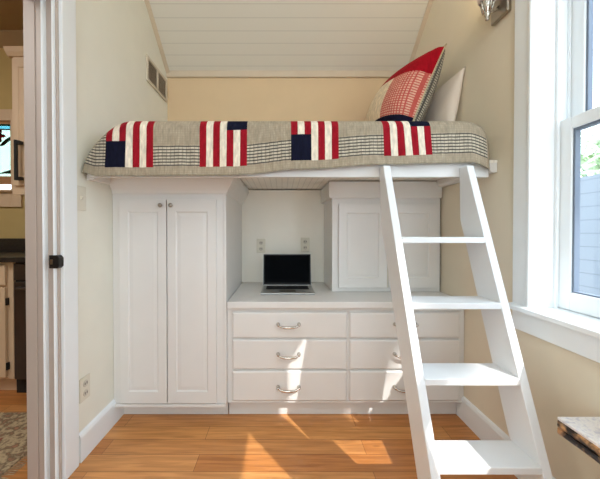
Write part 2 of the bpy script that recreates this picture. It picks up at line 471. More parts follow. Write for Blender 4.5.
# outside the window
def fence_fn(bm):
    box(bm, 3.2, 3.24, -2.0, 9.0, 0, 1.72)
    for k in range(8): box(bm, 3.24, 3.3, -1.9 + 1.5 * k, -1.8 + 1.5 * k, 0, 1.78)
tag(obj('garden_fence', fence_fn, M['fence']), 'weathered blue grey board fence outside the window', 'fence')
st(obj('ground', lambda bm: (box(bm, 1.3, 14, -6, 14, -0.5, -0.3), box(bm, -14, 1.3, 2.75, 14, -0.5, -0.3)), M['ground']))
def blob_tree(name, c, r, n, label):
    t = thing(name, (c[0], c[1], -0.3), label, 'tree')
    obj('trunk', lambda bm: tube(bm, [(c[0], c[1], -0.3), (c[0] + 0.05, c[1], c[2] * 0.5), (c[0], c[1] + 0.05, c[2])], [0.09, 0.07, 0.04]), M['ground'], t)
    def f(bm):
        for k in range(n):
            while True:
                p = Vector((random.uniform(-1, 1), random.uniform(-1, 1), random.uniform(-1, 1)))
                if p.length < 1: break
            p = Vector((c[0] + p.x * r[0], c[1] + p.y * r[1], c[2] + p.z * r[2]))
            a = Vector((random.gauss(0, 1), random.gauss(0, 1), random.gauss(0, 1))).normalized()
            b_ = a.orthogonal().normalized() * random.uniform(0.05, 0.09)
            a = a * random.uniform(0.09, 0.16)
            bm.faces.new([bm.verts.new(p + v) for v in (-a, b_, a, -b_)])
    obj('leaves', f, M['leaf'], t)
blob_tree('garden_tree', (5.2, 5.0, 2.1), (0.9, 1.5, 0.75), 900, 'pale sunlit tree above the fence outside the window')

t_ = thing('sun_block_tree', (5.25, -2.9, -0.3), 'added unseen tree outside the window, blocking sun from the upper panes', 'tree')  # out-of-view tree added to block part of the sun
obj('trunk', lambda bm: tube(bm, [(5.25, -2.9, -0.3), (5.3, -2.95, 3), (5.25, -3.2, 6.5), (5.22, -3.8, 8.6)], [0.14, 0.12, 0.09, 0.05]), M['ground'], t_)
def crown_leaves(bm):
    for k in range(5600):
        k_ = random.uniform(-0.35, 0.35)      # crown sheared along the sun direction to keep its shadow edge tight
        p = Vector((5.22 + k_, random.uniform(-4.68, -3.7) - 1.29 * k_, random.uniform(7.60, 9.2) + 1.55 * k_))
        a = Vector((random.gauss(0, 1), random.gauss(0, 1), random.gauss(0, 1))).normalized()
        b_ = a.orthogonal().normalized() * random.uniform(0.07, 0.12)
        a = a * random.uniform(0.10, 0.16)
        bm.faces.new([bm.verts.new(p + v) for v in (-a, b_, a, -b_)])
obj('leaves', crown_leaves, M['leaf'], t_)

# ------------------------------------------------------------------ loft bed
bed = thing('loft_bed', (0.05, 1.95, 1.41), 'white built-in loft bed platform under the patchwork quilt', 'bed')
obj('front_rail', B(XL + 0.03, 1.035, 1.43, 1.456, 1.408, 1.49), M['white'], bed, bevel=0.003)
obj('platform', B(XL + 0.002, XR - 0.002, 1.456, YB - 0.002, 1.486, 1.50), M['beadboard'], bed)
obj('cleat', lambda bm: prism(bm, [(XR - 0.002, 1.437), (XR - 0.03, 1.437), (XR - 0.045, 1.452), (XR - 0.045, 1.486), (XR - 0.002, 1.486)], 'y', 1.456, 1.96), M['white'], bed, bevel=0.003)
obj('cleat', B(XL + 0.002, XL + 0.04, 1.456, 1.6, 1.40, 1.486), M['white'], bed, bevel=0.003)
mt = obj('mattress', B(-0.87, 1.066, 1.46, 2.47, 1.502, 1.605), M['mattress'], bevel=0.03, seg=4)
tag(mt, 'cream mattress end peeking out past the right end of the quilt', 'mattress')

# quilt
QX0, QX1, QY = -0.994, 1.036, 1.402
ZT, RQ = 1.695, 0.06
def interp(x, tab):
    if x <= tab[0][0]: return tab[0][1]
    for (a, b), (c, d) in zip(tab, tab[1:]):
        if x <= c: 
            t = (x - a) / (c - a); t = t * t * (3 - 2 * t)
            return b + (d - b) * t
    return tab[-1][1]
hem = lambda x: interp(x, [(-0.994, 1.427), (-0.90, 1.406), (-0.25, 1.410), (0.1, 1.440), (0.5, 1.463), (0.92, 1.472), (1.036, 1.437)])
def edrop(x):
    d = x - QX0
    v = 0.0
    if d < 0.24: v += 0.205 * (1 - d / 0.24) ** 1.9
    e = QX1 - x
    if e < 0.13: v += 0.075 * (1 - e / 0.13) ** 2.2
    return v
blocks = [(-0.864, 'lo'), (-0.404, 'hi'), (0.044, 'lo'), (0.492, 'hi')]
SW = 0.0333
xs = set()
for b0, _ in blocks:
    for k in range(8): xs.add(round(b0 + k * SW, 5))
edges = sorted(xs | {QX0, QX1})
xl = []
for a, b in zip(edges, edges[1:]):
    n = max(1, int(math.ceil((b - a) / 0.0115)))
    for k in range(n): xl.append(a + (b - a) * k / n)
xl.append(QX1)
# arclength rows; pattern breaks at .042 .145 .175 .225
brk = [0.0, 0.012, 0.042, 0.047, 0.147, 0.172, 0.186, 0.222, 0.34, 1.25]
ts = []
for a, b in zip(brk, brk[1:]):
    step = 0.0115 if b <= 0.34 else 0.05
    n = max(1, int(math.ceil((b - a) / step)))
    for k in range(n): ts.append(a + (b - a) * k / n)
ts.append(brk[-1])
def qpoint(x, t):
    h = hem(x); zt = ZT - edrop(x)
    # corner pull-back toward the ends
    yb = 0.0
    d = x - QX0
    if d < 0.05: yb += 0.02 * (1 - d / 0.05) ** 2
    e = QX1 - x
    if e < 0.05: yb += 0.03 * (1 - e / 0.05) ** 2
    L1 = zt - RQ - h
    if t < L1:
        flare = 0.010 * (1 - t / L1) + 0.005 * math.sin(x * 21) * (1 - t / L1) + 0.0022 * math.sin(x * 97 + 2.2 * math.sin(x * 17) + t * 14) * min(1, 1.4 - t / L1)
        return Vector((x, QY + yb - flare, h + t))
    t2 = t - L1
    if t2 < RQ * math.pi / 2:
        a = t2 / RQ
        return Vector((x, QY + yb + RQ * (1 - math.cos(a)), zt - RQ + RQ * math.sin(a)))
    yy = QY + yb + RQ + (t2 - RQ * math.pi / 2)
    yy = min(yy, 2.478)
    return Vector((x, yy, zt + 0.004 * math.sin(x * 9) * math.sin(yy * 8) * (1 if abs(d) > .1 else 0)))
qm = [M['q_taupe'], M['q_check'], M['q_red'], M['q_white'], M['q_navy'], M['q_piping']]
def pattern(x, t):
    if t < 0.012: return 5 if t < 0.006 else 0
    for b0, where in blocks:
        if b0 <= x < b0 + 7 * SW:
            if t < 0.042: return 0
            if t > 1.0: return 0
            k = int((x - b0) / SW)
            tt = t % 0.45
            if where == 'lo' and k < 3 and tt < 0.172 and t < 0.45: return 4
            if where == 'hi' and k > 3 and (0.222 if b0 < 0 else 0.186) < t < 0.34: return 4
            return 2 if k % 2 == 0 else 3
    if x < blocks[0][0]: return 1 if 0.047 < t < 0.25 else 0
    if x > 1.0: return 0
    if 0.047 < t < 0.147: return 1
    return 0
bm = bmesh.new()
uvl = bm.loops.layers.uv.new('cloth')
def lean(x, t):     # the last block leans a little
    return 0.016 * max(0.0, min(1.0, 1 - abs(x - 0.61) / 0.25)) * (1 - min(t, 0.28) / 0.28)
grid = [[bm.verts.new(qpoint(x, t) + Vector((lean(x, t), 0, 0))) for t in ts] for x in xl]
for i in range(len(xl) - 1):
    for j in range(len(ts) - 1):
        f = bm.faces.new((grid[i][j], grid[i + 1][j], grid[i + 1][j + 1], grid[i][j + 1]))
        f.material_index = pattern((xl[i] + xl[i + 1]) / 2, (ts[j] + ts[j + 1]) / 2)
        f.smooth = True
        for l, (u, v) in zip(f.loops, ((xl[i], ts[j]), (xl[i + 1], ts[j]), (xl[i + 1], ts[j + 1]), (xl[i], ts[j + 1]))):
            l[uvl].uv = (u + 2, v)
# left end hangs down beside the wall
low = [bm.verts.new((QX0 + 0.002, max(v.co.y, QY + 0.04), min(v.co.z, 1.425))) for v in grid[0]]
for j in range(len(ts) - 1):
    if (grid[0][j].co - low[j].co).length < 1e-3 and (grid[0][j + 1].co - low[j + 1].co).length < 1e-3: continue
    f = bm.faces.new((low[j], grid[0][j], grid[0][j + 1], low[j + 1])); f.smooth = True
    f.material_index = 1 if 2 < j < len(ts) - 3 else 0
    for l in f.loops: l[uvl].uv = (l.vert.co.y, l.vert.co.z)
quilt = link('patchwork_quilt', bm, qm)
tag(quilt, 'taupe patchwork quilt with red, cream and navy striped blocks on loft bed', 'quilt')

# pillows
def pillow(name, corner, w, h, W, H, tf, tb, patch, mats, n=26, pinch=0.05):
    """corner: near-bottom corner; w: width direction (away), h: height direction; front normal = h x w side"""
    w = Vector(w).normalized(); h = Vector(h).normalized()
    nn = h.cross(w).normalized()
    if nn.x > 0: nn = -nn
    bm = bmesh.new(); uvl = bm.loops.layers.uv.new('cloth')
    def P(u, v, side):
        uu = u * (1 - pinch * (1 - v * v) * abs(u)); vv = v * (1 - pinch * (1 - u * u) * abs(v))
        prof = (max(0, 1 - u * u) ** 0.5) * (max(0, 1 - v * v) ** 0.5)
        prof = prof ** 0.85
        wr = 0.006 * math.sin(5 * u + 3 * v) * prof
        th = (tf if side > 0 else tb) * prof + wr
        return Vector(corner) + w * (W * (uu + 1) / 2) + h * (H * (vv + 1) / 2) + nn * (side * th)
    g = [-math.cos(math.pi * i / n) * 0.35 + 0.65 * (-1 + 2 * i / n) for i in range(n + 1)]
    rim = {}
    for side in (1, -1):
        V = {}
        for i, u in enumerate(g):
            for j, v in enumerate(g):
                edge = i in (0, n) or j in (0, n)
                if edge:
                    if (i, j) not in rim: rim[(i, j)] = bm.verts.new(P(u, v, 0))
                    V[i, j] = rim[i, j]
                else: V[i, j] = bm.verts.new(P(u, v, side))
        for i in range(n):
            for j in range(n):
                f = bm.faces.new((V[i, j], V[i + 1, j], V[i + 1, j + 1], V[i, j + 1]))
                f.smooth = True
                uc, vc = (g[i] + g[i + 1]) / 2, (g[j] + g[j + 1]) / 2
                f.material_index = patch(uc, vc, side)
                for l, (a, b) in zip(f.loops, ((i, j), (i + 1, j), (i + 1, j + 1), (i, j + 1))):
                    l[uvl].uv = (g[a] * W / 2 + 2, g[b] * H / 2 + 2)
    o = link(name, bm, mats)
    loop = [(g[i], -1) for i in range(n)] + [(1, g[i]) for i in range(n)] + [(g[n - i], 1) for i in range(n)] + [(-1, g[n - i]) for i in range(n)]
    return o, [P(u, v, 0) for u, v in loop] + [P(-1, -1, 0)]

def sham_patch(u, v, side):
    if side < 0: return 4
    if v > 0.33: return 1
    if v < -0.62: return 3 if u < 0.35 else 1
    if u < -0.42: return 0
    if u < 0.5: return 2
    return 1
sham, rimpath = pillow('quilted_sham_pillow', (0.755, 1.715, 1.715), (-0.07, 1, 0.03), (0.385, 0, 0.92), 0.68, 0.585, 0.20, 0.125, sham_patch,
              [M['s_pink'], M['s_red'], M['s_cream'], M['s_navy'], M['s_back']])
tag(sham, 'red, gingham and navy patchwork cushion leaning at the right end of the bed', 'pillow')
bm = bmesh.new(); bm.loops.layers.uv.new('cloth'); tube(bm, rimpath, 0.0045, 8, cap=False)
pp_ = link('piping', bm, M['s_pipe'], sham, smooth=True)
wp, _ = pillow('white_pillow', (1.008, 1.70, 1.705), (0.0, 1, 0), (0.19, 0, 0.98), 0.62, 0.42, 0.06, 0.05, lambda u, v, s: 0, [M['pillow_white']])
tag(wp, 'plain white pillow propped against the right wall behind the patchwork cushion', 'pillow')

# ------------------------------------------------------------------ cabinets
def panel_door(bm, x0, x1, z0, z1, yf, th=0.02, sx=0.05, st_=0.07, sb=0.07, rec=0.007):
    """door with a recessed centre panel, front at yf facing -Y"""
    yb = yf + th
    def ring(a, b, c, d, y): return [bm.verts.new(p) for p in ((a, y, c), (b, y, c), (b, y, d), (a, y, d))]
    o0 = ring(x0, x1, z0, z1, yb); o1 = ring(x0, x1, z0, z1, yf)
    i1 = ring(x0 + sx, x1 - sx, z0 + sb, z1 - st_, yf)
    i2 = ring(x0 + sx + 0.006, x1 - sx - 0.006, z0 + sb + 0.006, z1 - st_ - 0.006, yf + rec)
    i3 = ring(x0 + sx + 0.028, x1 - sx - 0.028, z0 + sb + 0.028, z1 - st_ - 0.028, yf + rec * 0.55)
    for a, b in ((o0, o1), (o1, i1), (i1, i2), (i2, i3)):
        for k in range(4): bm.faces.new((a[k], a[(k + 1) % 4], b[(k + 1) % 4], b[k]))
    bm.faces.new(i3); bm.faces.new(o0[::-1])

WX1 = -0.33; WYF = 1.68; NY = 2.34
wardrobe = thing('wardrobe_cabinet', (-0.665, 2.0, 0), 'tall white two-door cabinet under the left end of the loft bed', 'cabinet')
obj('carcass', B(XL + 0.002, WX1, WYF, NY, 0.10, 1.40), M['white'], wardrobe, bevel=0.002)
obj('kick_board', B(XL + 0.002, WX1 - 0.005, WYF + 0.08, NY, 0.001, 0.10), M['white'], wardrobe)
obj('bottom_ledge', B(XL + 0.002, WX1 - 0.004, WYF - 0.012, WYF, 0.098, 0.118), M['white'], wardrobe, bevel=0.004)
obj('stile_bead', lambda bm: box(bm, WX1 - 0.014, WX1 + 0.002, WYF - 0.006, WYF + 0.01, 0.118, 1.36), M['white'], wardrobe, bevel=0.004)
def crown_fn(bm):
    loops = []
    for dz, dd in ((1.355, 0.0), (1.362, 0.008), (1.375, 0.012), (1.40, 0.030), (1.430, 0.050), (1.45, 0.058), (1.478, 0.058)):
        loops.append([bm.verts.new(p) for p in ((XL + 0.004, WYF - 0.001 - dd, dz), (WX1 + dd, WYF - 0.001 - dd, dz), (WX1 + dd, NY, dz), (XL + 0.004, NY, dz))])
    for a, b in zip(loops, loops[1:]):
        for k in range(4): bm.faces.new((a[k], a[(k + 1) % 4], b[(k + 1) % 4], b[k]))
    bm.faces.new(loops[-1])
obj('crown_moulding', crown_fn, M['white'], wardrobe)
for x0, x1, kx in ((-0.950, -0.6755, -0.703), (-0.6705, -0.385, -0.643)):
    d = obj('door', lambda bm: panel_door(bm, x0, x1, 0.126, 1.322, WYF - 0.018, 0.017), M['white'], wardrobe, bevel=0.002)
    obj('knob', lambda bm: lathe(bm, (kx, WYF - 0.018, 1.288), [(0.006, 0), (0.005, -0.010), (0.011, -0.014), (0.013, -0.020), (0.010, -0.026), (0.003, -0.028)], 16, 'y'), M['brushed'], d, smooth=True)
obj('door_gap_shade', B(-0.6755, -0.6705, WYF - 0.0008, WYF, 0.126, 1.322), M['dark'], wardrobe)  # thin dark strip painted in as the shade between the doors

# nook panels
st(obj('wall_nook', B(WX1, XR - 0.002, NY, NY + 0.015, 0.72, 1.477), M['nook']))

# drawer unit
DX0, DX1, DF = WX1 + 0.001, XR - 0.002, 1.712
drawers = thing('drawer_unit', (0.385, 2.0, 0), 'low white built-in unit of six drawers under the desk worktop', 'drawer unit')
obj('carcass', B(DX0, DX1, DF, NY, 0.105, 0.679), M['white'], drawers)
obj('kick_board', B(DX0, DX1, DF + 0.05, NY, 0.001, 0.105), M['white'], drawers)
obj('bottom_ledge', B(DX0, DX1, DF - 0.006, DF, 0.104, 0.116), M['white'], drawers, bevel=0.003)
rows = [(0.500, 0.652, 0.578), (0.312, 0.488, 0.400), (0.121, 0.301, 0.203)]
for x0, x1 in ((-0.297, 0.389), (0.405, 1.062)):
    xc = (x0 + x1) / 2
    if xc < 0.3: xc = 0.039
    for z0, z1, zh in rows:
        def front(bm):
            a = [bm.verts.new(p) for p in ((x0, DF - 0.0005, z0), (x1, DF - 0.0005, z0), (x1, DF - 0.0005, z1), (x0, DF - 0.0005, z1))]
            b = [bm.verts.new(p) for p in ((x0, DF - 0.012, z0), (x1, DF - 0.012, z0), (x1, DF - 0.012, z1), (x0, DF - 0.012, z1))]
            e = 0.007
            c = [bm.verts.new(p) for p in ((x0 + e, DF - 0.018, z0 + e), (x1 - e, DF - 0.018, z0 + e), (x1 - e, DF - 0.018, z1 - e), (x0 + e, DF - 0.018, z1 - e))]
            for p, q in ((a, b), (b, c)):
                for k in range(4): bm.faces.new((p[k], p[(k + 1) % 4], q[(k + 1) % 4], q[k]))
            bm.faces.new(c); bm.faces.new(a[::-1])
        d = obj('drawer', front, M['white'], drawers, bevel=0.001)
        def pull(bm):
            hw = 0.062; yf = DF - 0.018
            for s in (-1, 1):
                lathe(bm, (xc + s * hw, yf, zh + 0.006), [(0.011, 0), (0.011, -0.004), (0.006, -0.007), (0.006, -0.02), (0.008, -0.024), (0.004, -0.028)], 14, 'y')
            pts, rr = [], []
            for k in range(17):
                u = -1 + 2 * k / 16
                pts.append((xc + u * hw, yf - 0.020 - 0.010 * (1 - u * u), zh + 0.006 - 0.013 * (1 - u ** 4)))
                rr.append(0.0045 + 0.0035 * (1 - u * u))
            tube(bm, pts, rr, 10)
        obj('handle', pull, M['chrome'], d, smooth=True)
top = obj('desk_worktop', B(DX0 + 0.004, XR - 0.003, 1.678, NY - 0.002, 0.681, 0.72), M['white'], bevel=0.004)
tag(top, 'white desk worktop holding the open laptop above the drawers', 'worktop')

# upper cabinet standing on the worktop
UF = 1.965
uc = thing('wall_cabinet', (0.715, 2.15, 0.7205), 'short white two-door cabinet standing on the worktop behind the ladder', 'cabinet')
UX0, UX1 = 0.345, 1.090
obj('carcass', B(UX0, UX1, UF, NY - 0.002, 0.7215, 1.37), M['white'], uc, bevel=0.002)
obj('header', B(UX0 - 0.026, UX1, UF - 0.026, NY - 0.002, 1.365, 1.477), M['white'], uc, bevel=0.003)
for x0, x1 in ((0.388, 0.719), (0.731, 1.062)):
    obj('door', lambda bm: panel_door(bm, x0, x1, 0.75, 1.325, UF - 0.018, 0.017, 0.055, 0.06, 0.07), M['white'], uc, bevel=0.002)
obj('door_gap_shade', Bs([(0.719, 0.731, UF - 0.0008, UF, 0.75, 1.325)]), M['socket'], uc)  # greyer strip stands in for shade between these doors
st(obj('trim_4', B(UX1 + 0.001, XR - 0.001, UF + 0.014, UF + 0.03, 0.7215, 1.437), M['dark']))  # dark strip standing in for shade in the gap beside the wall

# laptop
lap = thing('laptop', (0.038, 1.98, 0.7205), 'open silver laptop with dark screen on the white desk', 'laptop')
LX0, LX1, LY0, LY1 = -0.142, 0.218, 1.865, 2.105
def lbase(bm):
    prism(bm, [(LY0, 0.7225), (LY0 + 0.01, 0.7212), (LY1, 0.7212), (LY1, 0.738), (LY0 + 0.006, 0.733), (LY0, 0.731)], 'x', LX0, LX1)
obj('base', lbase, M['laptop'], lap, bevel=0.003)
slope = lambda y: 0.733 + (y - LY0 - 0.006) / (LY1 - LY0 - 0.006) * 0.005 + 0.0006
def kb(bm):
    for r in range(5):
        for k in range(13):
            x = LX0 + 0.035 + k * 0.0225; y = LY0 + 0.115 + r * 0.021
            prism(bm, [(x, y), (x + 0.0195, y), (x + 0.0195, y + 0.018), (x, y + 0.018)], 'z', lambda a, b: slope(b) - 0.001, lambda a, b: slope(b) + 0.0012)
obj('keyboard', lambda bm: (prism(bm, [(LX0 + 0.03, LY0 + 0.11), (LX1 - 0.03, LY0 + 0.11), (LX1 - 0.03, LY0 + 0.222), (LX0 + 0.03, LY0 + 0.222)], 'z', lambda a, b: slope(b) - 0.001, lambda a, b: slope(b) + 0.0004), kb(bm)), M['keys'], lap)
obj('trackpad', lambda bm: prism(bm, [(LX0 + 0.125, LY0 + 0.02), (LX1 - 0.125, LY0 + 0.02), (LX1 - 0.125, LY0 + 0.095), (LX0 + 0.125, LY0 + 0.095)], 'z', lambda a, b: slope(b) - 0.001, lambda a, b: slope(b) + 0.0003), M['brushed'], lap)
tl = math.radians(10)
hx = lambda d, t: (LY1 - 0.004 + d * math.sin(tl) - t * math.cos(tl), 0.740 + d * math.cos(tl) + t * math.sin(tl))
lid = obj('screen_lid', lambda bm: prism(bm, [hx(0, 0), hx(0.232, 0), hx(0.232, -0.007), hx(0, -0.007)], 'x', LX0 + 0.001, LX1 - 0.001), M['laptop'], lap, bevel=0.002)
obj('bezel', lambda bm: prism(bm, [hx(0.003, 0.0005), hx(0.229, 0.0005), hx(0.229, -0.001), hx(0.003, -0.001)], 'x', LX0 + 0.004, LX1 - 0.004), M['bezel'], lid)
obj('display', lambda bm: prism(bm, [hx(0.02, 0.0012), hx(0.218, 0.0012), hx(0.218, 0), hx(0.02, 0)], 'x', LX0 + 0.016, LX1 - 0.016), M['screen'], lid)

# outlets and switch
def outlet_y(cx, cz, label):
    t = thing('wall_outlet', (cx, NY, cz), label, 'outlet', 'outlets behind the laptop')
    p = obj('cover_plate', B(cx - 0.036, cx + 0.036, NY - 0.007, NY - 0.0005, cz - 0.058, cz + 0.058), M['plate'], t, bevel=0.003)
    for dz in (-0.024, 0.024):
        def s(bm):
            lathe(bm, (cx, NY - 0.007, cz + dz), [(0.017, 0), (0.017, -0.002), (0.015, -0.003)], 20, 'y')
        so = obj('socket', s, M['socket'], t)
        obj('slot', Bs([(cx - 0.009, cx - 0.005, NY - 0.0106, NY - 0.0095, cz + dz - 0.005, cz + dz + 0.007), (cx + 0.005, cx + 0.009, NY - 0.0106, NY - 0.0095, cz + dz - 0.005, cz + dz + 0.007)]), M['dark'], so)
outlet_y(-0.172, 1.02, 'cream double outlet on nook wall above the left end of the laptop')
outlet_y(0.190, 1.03, 'cream double outlet on nook wall above the right end of the laptop')
def outlet_x(cy, cz):
    t = thing('wall_outlet', (XL, cy, cz), 'cream double outlet low on the left wall above the baseboard', 'outlet')
    obj('cover_plate', B(XL + 0.0005, XL + 0.007, cy - 0.037, cy + 0.037, cz - 0.06, cz + 0.06), M['plate'], t, bevel=0.003)
    for dz in (-0.024, 0.024):
        so = obj('socket', lambda bm: lathe(bm, (XL + 0.007, cy, cz + dz), [(0.017, 0), (0.017, 0.002), (0.015, 0.003)], 20, 'x'), M['socket'], t)
        obj('slot', Bs([(XL + 0.0095, XL + 0.0106, cy - 0.009, cy - 0.005, cz + dz - 0.005, cz + dz + 0.007), (XL + 0.0095, XL + 0.0106, cy + 0.005, cy + 0.009, cz + dz - 0.005, cz + dz + 0.007)]), M['dark'], so)
outlet_x(1.432, 0.345)
sw = thing('light_switch', (XL, 1.412, 1.30), 'cream light switch on the left wall below the end of the quilt', 'switch')
obj('cover_plate', B(XL + 0.0005, XL + 0.007, 1.412 - 0.037, 1.412 + 0.037, 1.30 - 0.06, 1.30 + 0.06), M['plate'], sw, bevel=0.003)
obj('toggle', lambda bm: prism(bm, [(XL + 0.006, 1.29), (XL + 0.018, 1.303), (XL + 0.018, 1.309), (XL + 0.006, 1.312)], 'y', 1.407, 1.417), M['plate'], sw)

# vent
vent = thing('air_vent', (XL, 2.29, 2.345), 'cream two-panel air return vent high on the left wall', 'vent')
VY0, VY1, VZ0, VZ1 = 2.105, 2.47, 2.248, 2.44
def vf(bm):
    zt = lambda y: VZ1
    box(bm, XL + 0.0005, XL + 0.012, VY0, VY1, VZ0, VZ0 + 0.022)
    box(bm, XL + 0.0005, XL + 0.012, VY0, VY1, VZ1 - 0.022, VZ1)
    for y in (VY0, (VY0 + VY1) / 2 - 0.011, VY1 - 0.022):
        box(bm, XL + 0.0005, XL + 0.012, y, y + 0.022, VZ0 + 0.022, VZ1 - 0.022)
obj('frame', vf, M['vent_white'], vent, bevel=0.003)
obj('duct_shade', B(XL + 0.0003, XL + 0.002, VY0 + 0.02, VY1 - 0.02, VZ0 + 0.02, VZ1 - 0.02), M['vent_dark'], vent)  # flat sheet behind the louvres, the duct's shade put into its colour
def louv(y0, y1):
    def f(bm):
        k = 0
        z = VZ0 + 0.026
        while z < VZ1 - 0.03:
            prism(bm, [(XL + 0.002, z + 0.006), (XL + 0.010, z), (XL + 0.010, z + 0.0015), (XL + 0.002, z + 0.0075)], 'y', y0, y1)
            z += 0.012
    return f
ym = (VY0 + VY1) / 2
obj('louvre_panel', louv(VY0 + 0.022, ym - 0.011), M['vent_white'], vent)
obj('louvre_panel', louv(ym + 0.011, VY1 - 0.022), M['vent_white'], vent)

# ------------------------------------------------------------------ ladder
lad = thing('loft_ladder', (0.72, 0.95, 0), 'white wooden ladder leaning against the loft bed', 'ladder')
yf = lambda z: 1.00 + 0.322 * (z - 0.302)
LXi = lambda z: 0.556 - 0.032 * (z - 0.302)
RXi = lambda z: 0.916 - 0.027 * (z - 0.302)
ZTOP = 1.452; RD = 0.14
zk = 0.302 + (1.427 - RD - 1.0) / 0.322
poly = [(yf(0.001), 0.001), (yf(ZTOP), ZTOP), (1.427, ZTOP), (1.427, zk), (yf(0.001) + RD, 0.001)]
obj('side_rail', lambda bm: prism(bm, poly, 'x', lambda y, z: LXi(z) - 0.034, lambda y, z: LXi(z)), M['ladder'], lad, bevel=0.003)
obj('side_rail', lambda bm: prism(bm, poly, 'x', lambda y, z: RXi(z), lambda y, z: RXi(z) + 0.034), M['ladder'], lad, bevel=0.003)
for zt in (0.302, 0.571, 0.84, 1.11):
    y0 = yf(zt) - 0.004
    obj('tread', B(LXi(zt) - 0.002, RXi(zt) + 0.002, y0, y0 + 0.135, zt - 0.026, zt), M['ladder'], lad, bevel=0.003)

# ------------------------------------------------------------------ sconce
SY, SX = 1.43, 1.022
sc = thing('wall_sconce', (XR, SY, 2.24), 'nickel wall sconce with white shade high on the right wall', 'lamp')
obj('backplate', lambda bm: box(bm, XR - 0.022, XR - 0.0005, SY - 0.056, SY + 0.056, 2.195, 2.36), M['brushed'], sc, bevel=0.006)
obj('arm', lambda bm: tube(bm, [(XR - 0.02, SY, 2.255), (XR - 0.04, SY, 2.235), (SX + 0.02, SY, 2.225), (SX, SY, 2.235)], 0.006, 12), M['chrome'], sc, smooth=True)
def sock(bm):
    lathe(bm, (SX, SY, 0), [(0.004, 2.185), (0.009, 2.19), (0.006, 2.20), (0.013, 2.21), (0.016, 2.225), (0.014, 2.23), (0.022, 2.255), (0.028, 2.275), (0.030, 2.29)], 20)
    for k in range(8):
        a = 2 * math.pi * k / 8
        tube(bm, [(SX + 0.017 * math.cos(a), SY + 0.017 * math.sin(a), 2.222), (SX + 0.034 * math.cos(a), SY + 0.034 * math.sin(a), 2.292)], 0.0035, 6)
obj('fitter', sock, M['chrome'], sc, smooth=True)
def shade(bm):
    lathe(bm, (SX, SY, 0), [(0.028, 2.282), (0.040, 2.284), (0.044, 2.30), (0.052, 2.36), (0.062, 2.43), (0.058, 2.43), (0.048, 2.36), (0.036, 2.295)], 28)
obj('shade', shade, M['frosted'], sc, smooth=True)

# ------------------------------------------------------------------ bamboo side table
TZ = 0.512
tb = thing('side_table', (0.99, 0.68, 0), 'tortoise bamboo edged side table with pale woven top by the right wall', 'table')
TX0, TX1, TY0, TY1 = 0.932, 1.09, 0.42, 0.945
obj('tabletop', B(TX0 - 0.006, TX1 + 0.004, TY0 - 0.006, TY1 + 0.008, TZ - 0.010, TZ), M['mat_top'], tb, bevel=0.002)
for a, b in (((TX0, TY0), (TX0, TY1)), ((TX0, TY1), (TX1, TY1)), ((TX1, TY1), (TX1, TY0)), ((TX1, TY0), (TX0, TY0))):
    def pole(bm):
        for dz, rr in ((-0.0215, 0.0125), (-0.0445, 0.012)):
            pts, rs = [], []
            for k in range(21):
                t = k / 20
                pts.append((a[0] + (b[0] - a[0]) * t, a[1] + (b[1] - a[1]) * t, TZ + dz))
                rs.append(rr * (1.1 if k % 5 == 0 else 1))
            tube(bm, pts, rs, 12)
    obj('edge_pole', pole, M['bamboo'], tb, smooth=True)
for x in (0.945, 1.055):
    for y in (0.48, 0.79):
        obj('leg', lambda bm: tube(bm, [(x, y, 0.001), (x, y, 0.2), (x, y, 0.4), (x, y, TZ - 0.02)], [0.014, 0.013, 0.0135, 0.013], 12), M['bamboo'], tb, smooth=True)

# ------------------------------------------------------------------ kitchen through the doorway
KB = 2.6
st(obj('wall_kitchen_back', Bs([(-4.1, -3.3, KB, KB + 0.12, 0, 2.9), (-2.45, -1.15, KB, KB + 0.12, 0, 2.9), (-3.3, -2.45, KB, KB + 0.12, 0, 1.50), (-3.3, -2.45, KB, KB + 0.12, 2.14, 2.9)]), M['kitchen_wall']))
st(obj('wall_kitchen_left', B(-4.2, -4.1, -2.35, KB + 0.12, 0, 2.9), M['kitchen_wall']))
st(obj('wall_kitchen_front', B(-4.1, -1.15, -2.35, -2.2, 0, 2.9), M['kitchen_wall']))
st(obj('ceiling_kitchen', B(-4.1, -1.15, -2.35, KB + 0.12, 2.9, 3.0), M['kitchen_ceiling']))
st(obj('trim_5', lambda bm: prism(bm, [(KB, 2.80), (KB - 0.02, 2.81), (KB - 0.09, 2.885), (KB - 0.09, 2.9), (KB, 2.9)], 'x', -4.1, -1.15), M['kitchen_ceiling']))
w2 = thing('window_2', (-2.87, KB, 1.5), 'kitchen window behind the stained glass', None, kind='structure')
obj('casing', Bs([(-2.45, -2.36, KB - 0.02, KB, 1.36, 2.24), (-3.39, -3.3, KB - 0.02, KB, 1.36, 2.24), (-3.3, -2.45, KB - 0.02, KB, 2.14, 2.24), (-3.3, -2.45, KB - 0.02, KB, 1.36, 1.50)]), M['kitchen_cab'], w2, bevel=0.003)
obj('sill', B(-3.42, -2.33, KB - 0.05, KB + 0.1, 1.495, 1.515), M['kitchen_cab'], w2, bevel=0.003)
obj('pane', B(-3.3, -2.45, KB + 0.06, KB + 0.064, 1.515, 2.14), M['glass'], w2)
sgp = thing('stained_glass_panel', (-2.87, KB + 0.02, 1.6), 'stained glass panel with red and green flowers in the kitchen window', 'stained glass')
SZ0, SZ1 = 1.64, 2.115
obj('frame', Bs([(-3.3, -2.45, KB, KB + 0.03, SZ0 - 0.07, SZ0), (-3.3, -2.45, KB, KB + 0.03, SZ1, 2.14), (-3.3, -3.28, KB, KB + 0.03, SZ0, SZ1), (-2.47, -2.45, KB, KB + 0.03, SZ0, SZ1)]), plain('stained_frame_wood', (176, 132, 92), 0.6), sgp)
def sg(rgb): return glass_mat('stained_%d_%d_%d' % rgb, tuple(lin(rgb)[:3]))
